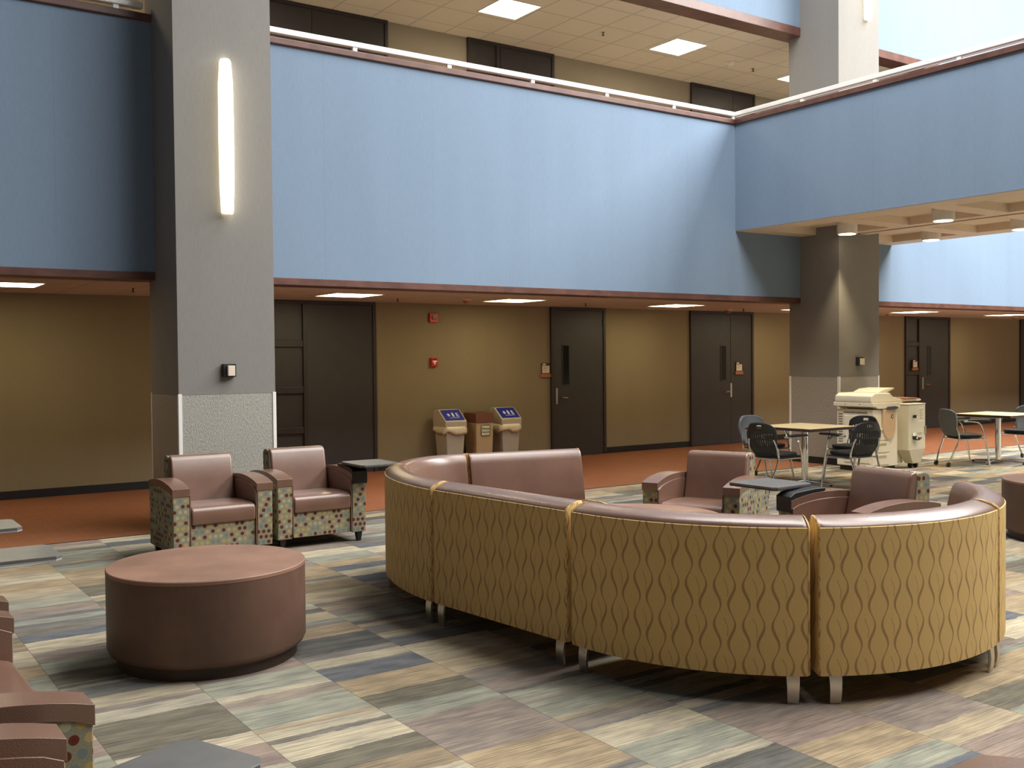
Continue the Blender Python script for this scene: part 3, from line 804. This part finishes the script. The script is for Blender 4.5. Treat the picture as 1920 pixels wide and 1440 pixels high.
def cafe_chair(label, loc, rz, upholstered=False):
    """front = -y; seat .45 high"""
    t = thing('cafe_chair', label, 'chair', (*loc, 0), rz, 'black café chairs with chrome legs')
    # seat pad: rounded plan, slightly dished
    m = B(); pl = []
    for i in range(28):
        a = 2*pi*i/28; n_ = 3.2
        x = .225*abs(cos(a))**(2/n_)*(1 if cos(a) >= 0 else -1); y = .215*abs(sin(a))**(2/n_)*(1 if sin(a) >= 0 else -1)
        pl.append((x*(1-.10*(y/.215 if y > 0 else 0)), y-.02))
    prism(m, pl, 'z', .425, .462); finish(m, 'seat', 'blackfabric', t, bevel=.014, seg=3)
    m = B(); prism(m, [(x*.96, y*.96) for x, y in pl], 'z', .398, .425); finish(m, 'seat_shell', 'plasticblack', t, bevel=.008)
    # perforated curved back
    m = B(); NU, NV = 27, 24; grid = {}
    for j in range(NV+1):
        v = j/NV; z = .45+.375*v
        hw = .165+.062*sin(min(1, v*1.35)*pi/2)
        if v > .72: hw *= 1-.10*((v-.72)/.28)**2
        for i in range(NU+1):
            u = -1+2*i/NU; x = u*hw
            zz = z-.018*(abs(u)**2)*v-.055*abs(u)**5*v
            y = .175+.085*v+.02*sin(v*pi)-.055*u*u*(.4+.6*v)
            grid[i, j] = m.verts.new((x, y, zz))
    for j in range(NV):
        for i in range(NU):
            hole = False
            if not upholstered:
                if 3 <= i <= NU-4 and i % 2 == 1 and 6 <= j <= 17 and j % 6 != 5: hole = True
                if 11 <= i <= 15 and 20 <= j <= 21: hole = True
                if 10 <= i <= 16 and 6 <= j <= 18 and False: hole = True
            if not hole: m.faces.new((grid[i, j], grid[i+1, j], grid[i+1, j+1], grid[i, j+1]))
    o = finish(m, 'backrest', 'greyfabric' if upholstered else 'plasticblack', t)
    sd = o.modifiers.new('solid', 'SOLIDIFY'); sd.thickness = .012 if not upholstered else .035; sd.offset = 1
    for p in o.data.polygons: p.use_smooth = True
    for sx in (-1, 1):
        m = B(); tube(m, arcpts([(sx*.17, .30, .06), (sx*.20, .25, .20), (sx*.215, .17, .40), (sx*.21, .20, .55), (sx*.19, .225, .63)], 5), .012, 8)
        l = finish(m, 'leg', 'chrome', t, smooth=True)
        w = B()
        n = 14; R_ = .028
        A = [w.verts.new((sx*.17-.012, .31+R_*cos(2*pi*i/n), R_+R_*sin(2*pi*i/n))) for i in range(n)]; Bv = [w.verts.new((sx*.17+.012, .31+R_*cos(2*pi*i/n), R_+R_*sin(2*pi*i/n))) for i in range(n)]
        w.faces.new(A[::-1]); w.faces.new(Bv)
        for i in range(n): w.faces.new((A[i], A[(i+1) % n], Bv[(i+1) % n], Bv[i]))
        box(w, sx*.17-.016, sx*.17+.016, .285, .325, .045, .065)
        finish(w, 'caster', 'plasticblack', l, smooth=True, angle=30)
        m = B(); tube(m, arcpts([(sx*.25, -.27, .0), (sx*.25, -.225, .25), (sx*.255, -.17, .50), (sx*.27, -.10, .625), (sx*.27, .02, .655), (sx*.25, .12, .655)], 5), .0125, 8)
        finish(m, 'leg', 'chrome', t, smooth=True)
        m = B(); tube(m, [(sx*.25, -.21, .40), (sx*.22, .0, .395), (sx*.21, .17, .39)], .011, 8); finish(m, 'side_rail', 'chrome', t, smooth=True)
        m = B(); prism(m, [(-.26, .655), (-.27, .668), (-.24, .682), (-.08, .686), (.06, .680), (.07, .668), (.0, .655)], 'x', *sorted((sx*.245, sx*.292))); finish(m, 'arm_pad', 'plasticblack', t, bevel=.006)
    m = B(); tube(m, [(-.21, .16, .40), (.21, .16, .40)], .011, 8); finish(m, 'cross_rail', 'chrome', t, smooth=True)
    m = B(); tube(m, [(-.245, -.19, .40), (.245, -.19, .40)], .011, 8); finish(m, 'cross_rail', 'chrome', t, smooth=True)
    return t
cafe_chair('black perforated café chair left of the nearer café table, facing it', (9.45, 8.22), pi/2)
cafe_chair('grey padded café chair behind the left side of the nearer café table', (10.3, 9.12), 0., True)
k2 = cafe_chair('black perforated café chair at front right of the nearer café table, its back to camera', (10.27, 7.72), pi-.12)
cafe_chair('black perforated café chair between the nearer café table and the copier', (11.02, 8.28), -pi/2)
cafe_chair('grey backed café chair at left of the right edge café table', (13.70, 8.42), pi/2-.5, True)
cafe_chair('café chair half cut by the right photo edge beside the café table', (15.12, 8.32), -pi/2, True)

# ------------------------------------------------------------------ copier
def copier():
    t = thing('photocopier', 'large cream photocopier standing before the far column', 'copier', (11.90, 8.63, 0))
    W, D = .56, .60     # local x (right), y (deep)
    pbox('main_body', 'cream', t, .02, W, 0.0, D, .07, .86, bevel=.01)
    pbox('plinth', 'black', t, .05, W-.02, .03, D-.03, .0, .07)
    for z0, z1 in ((.10, .25), (.27, .42), (.44, .60)):
        d = pbox('paper_drawer', 'cream', t, .05, W-.20, -.014, .0, z0, z1, bevel=.005)
        pbox('drawer_pull', 'creamdark', d, .12, W-.28, -.020, -.013, z1-.045, z1-.02)
    # scanner deck overhanging, with chamfered left underside
    m = B(); prism(m, [(-.03, .90), (-.03, .955), (W+.02, .955), (W+.02, .87), (.10, .87), (.02, .90)], 'y', -.03, D+.02); finish(m, 'scanner_deck', 'cream', t, bevel=.008)
    m = B(); prism(m, [(-.02, .957), (-.03, .985), (-.02, 1.05), (.06, 1.085), (W*.70, 1.085), (W*.82, 1.03), (W, 1.015), (W+.01, .957)], 'y', .0, D); finish(m, 'document_feeder', 'cream', t, bevel=.014, seg=3)
    m = B(); prism(m, [(W*.35, 1.087), (W*.62, 1.135), (W*1.02, 1.150), (W*1.02, 1.135), (W*.72, 1.087)], 'y', .06, D-.12); finish(m, 'paper_input_tray', 'cream', t, bevel=.005)
    # left side: grille and side panel
    m = B()
    for k in range(12): box(m, .014, .021, D-.10, D-.03, .40+k*.035, .412+k*.035)
    finish(m, 'vent_grille', 'ink', t)
    m = B()
    for k in range(26): box(m, .014, .021, .10+k*.015, .108+k*.015, .805, .825)
    finish(m, 'vent_slot', 'ink', t)
    pbox('side_panel', 'cream', t, .010, .022, .05, D-.13, .12, .77, bevel=.006)
    pbox('latch', 'creamdark', t, .004, .012, .22, .32, .735, .75)
    for y in (.18, .42): pbox('deck_screw', 'slate', t, -.033, -.029, y-.006, y+.006, .925, .937)
    # finisher with peach recess
    m = B(); prism(m, [(W+.004, .07), (W+.004, .94), (W+.36, .94), (W+.36, .07)], 'y', .165, D-.02); finish(m, 'finisher', 'cream', t, bevel=.01)
    f = t.children[-1]
    W0 = W; W = W-.16
    m = B(); pts = [(W-.20, .86)]+[(W-.20+.14*(1-cos(pi*i/12)), .62-.17*sin(pi*i/12)) for i in range(13)]+[(W+.08, .86)]
    prism(m, pts, 'y', -.028, -.004); finish(m, 'peach_cover', 'peach', t, bevel=.004)
    m = B(); prism(m, [(W-.14+.10*cos(2*pi*i/24), .0+.0) for i in range(0)] or [(W-.14, .865), (W-.02, .855), (W+.10, .865), (W+.12, .885), (W+.05, .90), (W-.12, .895)], 'y', -.05, .02); finish(m, 'control_panel', 'slate', t, bevel=.005)
    # round badge
    m = B(); n = 24
    A = [m.verts.new((W-.0+.03*cos(2*pi*i/n), -.031, .76+.03*sin(2*pi*i/n))) for i in range(n)]; Bv = [m.verts.new((W-.0+.03*cos(2*pi*i/n), -.027, .76+.03*sin(2*pi*i/n))) for i in range(n)]
    m.faces.new(A); m.faces.new(Bv[::-1])
    for i in range(n): m.faces.new((A[i], Bv[i], Bv[(i+1) % n], A[(i+1) % n]))
    bd = finish(m, 'badge', 'slate', t)
    m = B(); hexa(m, [(W-.012, -.034, .745), (W+.012, -.034, .745), (W+.012, -.030, .745), (W-.012, -.030, .745)], [(W-.008, -.034, .775), (W+.010, -.034, .775), (W+.010, -.030, .775), (W-.008, -.030, .775)]); finish(m, 'badge_mark', 'tag', bd)
    W = W0
    m = B(); prism(m, [(W-.06, .955), (W+.0, .985), (W+.30, .99), (W+.34, .972), (W+.34, .95), (W-.06, .945)], 'y', .17, D-.06); finish(m, 'output_tray', 'cream', t, bevel=.008)
    m = B(); prism(m, [(W+.30, .955), (W+.34, .975), (W+.78, .975), (W+.82, .955), (W+.78, .94), (W+.3, .94)], 'y', .17, D-.10); finish(m, 'output_tray', 'cream', t, bevel=.008)
    m = B()
    for k in range(3): box(m, W+.36, W+.70-.02*k, .12, D-.16, .976+k*.006, .981+k*.006)
    finish(m, 'paper_stack', 'tagbase', t)
copier()
def coin_box():
    t = thing('coin_payment_box', 'cream coin box with two black knobs beside the copier', 'payment box', (12.655, 8.59, 0))
    W, D = .40, .20
    m = B(); prism(m, [(0, .26), (0, .905), (W, .905), (W, .27), (W-.03, .26)], 'y', .0, D); finish(m, 'cabinet', 'coin', t, bevel=.010)
    pbox('lid', 'cream', t, -.004, W+.004, -.004, D+.004, .905, .92, bevel=.005)
    for x, z, r_ in ((.12, .74, .022), (.12, .44, .028)):
        m = B(); n = 20; A = [m.verts.new((x+r_*cos(2*pi*i/n), -.04, z+r_*sin(2*pi*i/n))) for i in range(n)]; Bv = [m.verts.new((x+r_*cos(2*pi*i/n), 0, z+r_*sin(2*pi*i/n))) for i in range(n)]
        m.faces.new(A); m.faces.new(Bv[::-1])
        for i in range(n): m.faces.new((A[i], Bv[i], Bv[(i+1) % n], A[(i+1) % n]))
        k = finish(m, 'lock_knob', 'plasticblack', t, smooth=True)
        pbox('chrome_tab', 'chrome', k, x-.004, x+.022, -.048, -.04, z-.016, z+.010)
    pbox('knob_lever', 'plasticblack', t, .12, .21, -.045, -.018, .405, .445, bevel=.004)
    pbox('knob_plate', 'chrome', t, .09, .15, -.010, 0, .46, .51)
    pbox('instruction_card', 'cream', t, .235, .355, -.002, .001, .66, .87)
    m = B()
    for k in range(7): box(m, .25, .345-(k % 3)*.02, -.0035, .0, .83-k*.022, .836-k*.022)
    finish(m, 'printed_lines', 'ink', t)
    pbox('name_plate', 'ink', t, .23, .31, -.003, .001, .415, .44)
    pbox('grey_plate', 'creamdark', t, .22, .31, -.003, .001, .485, .51)
    pbox('side_latch', 'steel', t, W-.03, W+.012, -.008, .05, .48, .60)
    m = B(); hexa(m, [(.16, .04, .07), (.34, .04, .07), (.34, .17, .07), (.16, .17, .07)], [(.015, .0, .26), (W-.02, .0, .26), (W-.02, D-.01, .26), (.015, D-.01, .26)]); finish(m, 'stand_hopper', 'coin', t, bevel=.004)
    for x in (.19, .31):
        m = B(); n = 16; R_ = .034
        A = [m.verts.new((x-.014, .10+R_*cos(2*pi*i/n), R_+R_*sin(2*pi*i/n))) for i in range(n)]; Bv = [m.verts.new((x+.014, .10+R_*cos(2*pi*i/n), R_+R_*sin(2*pi*i/n))) for i in range(n)]
        m.faces.new(A[::-1]); m.faces.new(Bv)
        for i in range(n): m.faces.new((A[i], A[(i+1) % n], Bv[(i+1) % n], Bv[i]))
        box(m, x-.02, x+.02, .07, .13, .055, .075)
        finish(m, 'caster', 'plasticblack', t, smooth=True, angle=30)
coin_box()

# ------------------------------------------------------------------ bins
def recycle_bin(x, label, seed):
    """front faces -Y; width .36, depth .36"""
    rnd = random.Random(seed)
    t = thing('recycling_bin', label, 'bin', (x, YB-.44, 0), 0, 'grey recycling bins with blue sloped lids')
    w, d = .165, .34
    m = B(); hexa(m, [(-w+.035, .03, 0), (w-.035, .03, 0), (w-.035, d-.03, 0), (-w+.035, d-.03, 0)], [(-w, 0, .60), (w, 0, .60), (w, d, .60), (-w, d, .60)]); finish(m, 'bin_body', 'binbody', t, bevel=.012)
    m = B(); prism(m, [(-.015, .60), (-.018, .69), (.0, .705), (.19, .855), (d-.03, .858), (d+.012, .84), (d+.012, .60)], 'x', -w-.018, w+.018); lid = finish(m, 'lid', 'binlid', t, bevel=.008)
    s = (.855-.705)/.19; th = atan2(.15, .19)
    def slab(bm, x0, x1, a, b_, h0, h1):
        ey, ez = cos(th), sin(th); ny, nz = -sin(th), cos(th)
        q = lambda a_, h_: (.0+a_*ey+h_*ny, .705+a_*ez+h_*nz)
        P0 = [q(a, h0), q(b_, h0), q(b_, h1), q(a, h1)]; prism(bm, P0, 'x', x0, x1)
    L_ = .242
    m = B(); slab(m, -w+.004, w-.004, .004, L_-.01, .0, .006); fl = finish(m, 'flap', 'binblue', t)
    m = B()
    slab(m, -.085, -.055, .09, .15, .0062, .009); slab(m, -.090, -.050, .105, .132, .0062, .009)
    slab(m, -.012, .018, .08, .15, .0062, .009); slab(m, -.005, .011, .15, .17, .0062, .009)
    slab(m, .060, .072, .08, .16, .0062, .009); slab(m, .072, .10, .08, .092, .0062, .009); slab(m, .072, .10, .115, .127, .0062, .009); slab(m, .080, .10, .15, .16, .0062, .009)
    slab(m, -.075, .095, .052, .058, .0062, .009)
    finish(m, 'recycling_symbols', 'icon', fl)
    # wrinkled bag collar folded over the rim
    m = B(); ring = []
    per = []
    for k in range(12): per.append((-w+2*w*k/12, 0, 0, -1))
    for k in range(12): per.append((w, d*k/12, 1, 0))
    for k in range(12): per.append((w-2*w*k/12, d, 0, 1))
    for k in range(12): per.append((-w, d-d*k/12, -1, 0))
    lo = [.51+.022*sin(k*.33+seed*1.7)+.012*sin(k*.71+seed)+rnd.uniform(-.006, .006) for k in range(48)]
    for fz, off in ((0., .020), (.3, .028), (.7, .030), (1., .022)):
        R_ = []
        for k, (px, py, nx, ny) in enumerate(per):
            o_ = off+rnd.uniform(-.006, .006); z = .615+(lo[k]-.615)*fz
            R_.append(m.verts.new((px+nx*o_, py+ny*o_, z)))
        ring.append(R_)
    for a, b_ in zip(ring, ring[1:]):
        for k in range(48): m.faces.new((a[k], a[(k+1) % 48], b_[(k+1) % 48], b_[k]))
    o = finish(m, 'bag_liner', 'bag', t, smooth=True, angle=80); sd = o.modifiers.new('s', 'SOLIDIFY'); sd.thickness = .003
    return t
recycle_bin(7.80, 'left blue-lidded grey recycling bin with cream bag collar', 1)
recycle_bin(8.79, 'right blue-lidded grey recycling bin nearest the dark single door', 5)
def paper_bin(x):
    t = thing('paper_bin', 'beige paper bin with brown top and green square logo, between the recycling bins', 'bin', (x, YB-.44, 0))
    w, d = .155, .34
    m = B(); hexa(m, [(-w+.02, .02, 0), (w-.02, .02, 0), (w-.02, d-.02, 0), (-w+.02, d-.02, 0)], [(-w, 0, .66), (w, 0, .66), (w, d, .66), (-w, d, .66)]); finish(m, 'bin_body', 'binbeige', t, bevel=.01)
    m = B(); hexa(m, [(-w-.012, -.012, .655), (w+.012, -.012, .655), (w+.012, d+.012, .655), (-w-.012, d+.012, .655)], [(-w-.004, .004, .80), (w+.004, .004, .80), (w+.004, d, .80), (-w-.004, d, .80)]); finish(m, 'lid', 'binbrown', t, bevel=.008)
    pbox('slot', 'tabedge', t, -.09, .09, .10, .20, .796, .803)
    # rounded square sticker
    def rr(h, r_):
        out = []
        for cx, cy, a0 in ((h-r_, h-r_, 0), (-h+r_, h-r_, 90), (-h+r_, -h+r_, 180), (h-r_, -h+r_, 270)):
            for k in range(6): a = radians(a0+90*k/5); out.append((cx+r_*cos(a)+.01, cy+r_*sin(a)+.535))
        return out
    m = B(); prism(m, rr(.082, .022), 'y', -.002, .006); lg = finish(m, 'logo_border', 'green', t)
    m = B(); prism(m, rr(.072, .016), 'y', -.0035, -.0015); finish(m, 'logo_field', 'mint', lg)
    for s_, z, sz in (('Please', .562, .052), ('recycle', .512, .046)):
        text_part('logo_lettering', s_, sz, 'green', lg, Matrix.Translation((.01, -.0045, z)) @ FACE_Y)
paper_bin(8.31)

# ------------------------------------------------------------------ daylight and lamps
w = bpy.data.worlds.new('World'); S.world = w; w.use_nodes = True
bg = w.node_tree.nodes['Background']; bg.inputs[0].default_value = (.86, .90, 1., 1); bg.inputs[1].default_value = .08
def area(name, loc, rot, sx, sy, e, c):
    l = bpy.data.lights.new(name, 'AREA'); l.shape = 'RECTANGLE'; l.size = sx; l.size_y = sy; l.energy = e; l.color = c
    o = bpy.data.objects.new(name, l); COL.objects.link(o); o.location = loc; o.rotation_euler = rot
    return o
area('skylight_daylight', (7.5, 2.6, 10.45), (0, 0, 0), 4.6, 13., 1900, (1., .985, .95))
area('skylight_daylight', (17.2, 2.0, 10.45), (0, 0, 0), 7.4, 12., 5800, (1., .985, .95))

# ------------------------------------------------------------------ camera
yaw, pitch, roll, FPX = 0.6034, -0.0245, -0.0093, 1911.6
f = Vector((sin(yaw)*cos(pitch), cos(yaw)*cos(pitch), sin(pitch)))
r = Vector((cos(yaw), -sin(yaw), 0)); u = r.cross(f)
r, u = r*cos(roll)+u*sin(roll), -r*sin(roll)+u*cos(roll)
cam = bpy.data.cameras.new('Camera'); co = bpy.data.objects.new('Camera', cam); COL.objects.link(co)
mt = Matrix((( r.x, u.x, -f.x, 0), (r.y, u.y, -f.y, 0), (r.z, u.z, -f.z, 1.6), (0, 0, 0, 1)))
co.matrix_world = mt
cam.sensor_width = 36; cam.lens = FPX*36/1920; cam.clip_start = .05; cam.clip_end = 200
S.camera = co
S.view_settings.view_transform = 'Standard'; S.view_settings.look = 'None'
S.view_settings.exposure = 0.10; S.view_settings.gamma = 1.0; S.view_settings.use_curve_mapping = False
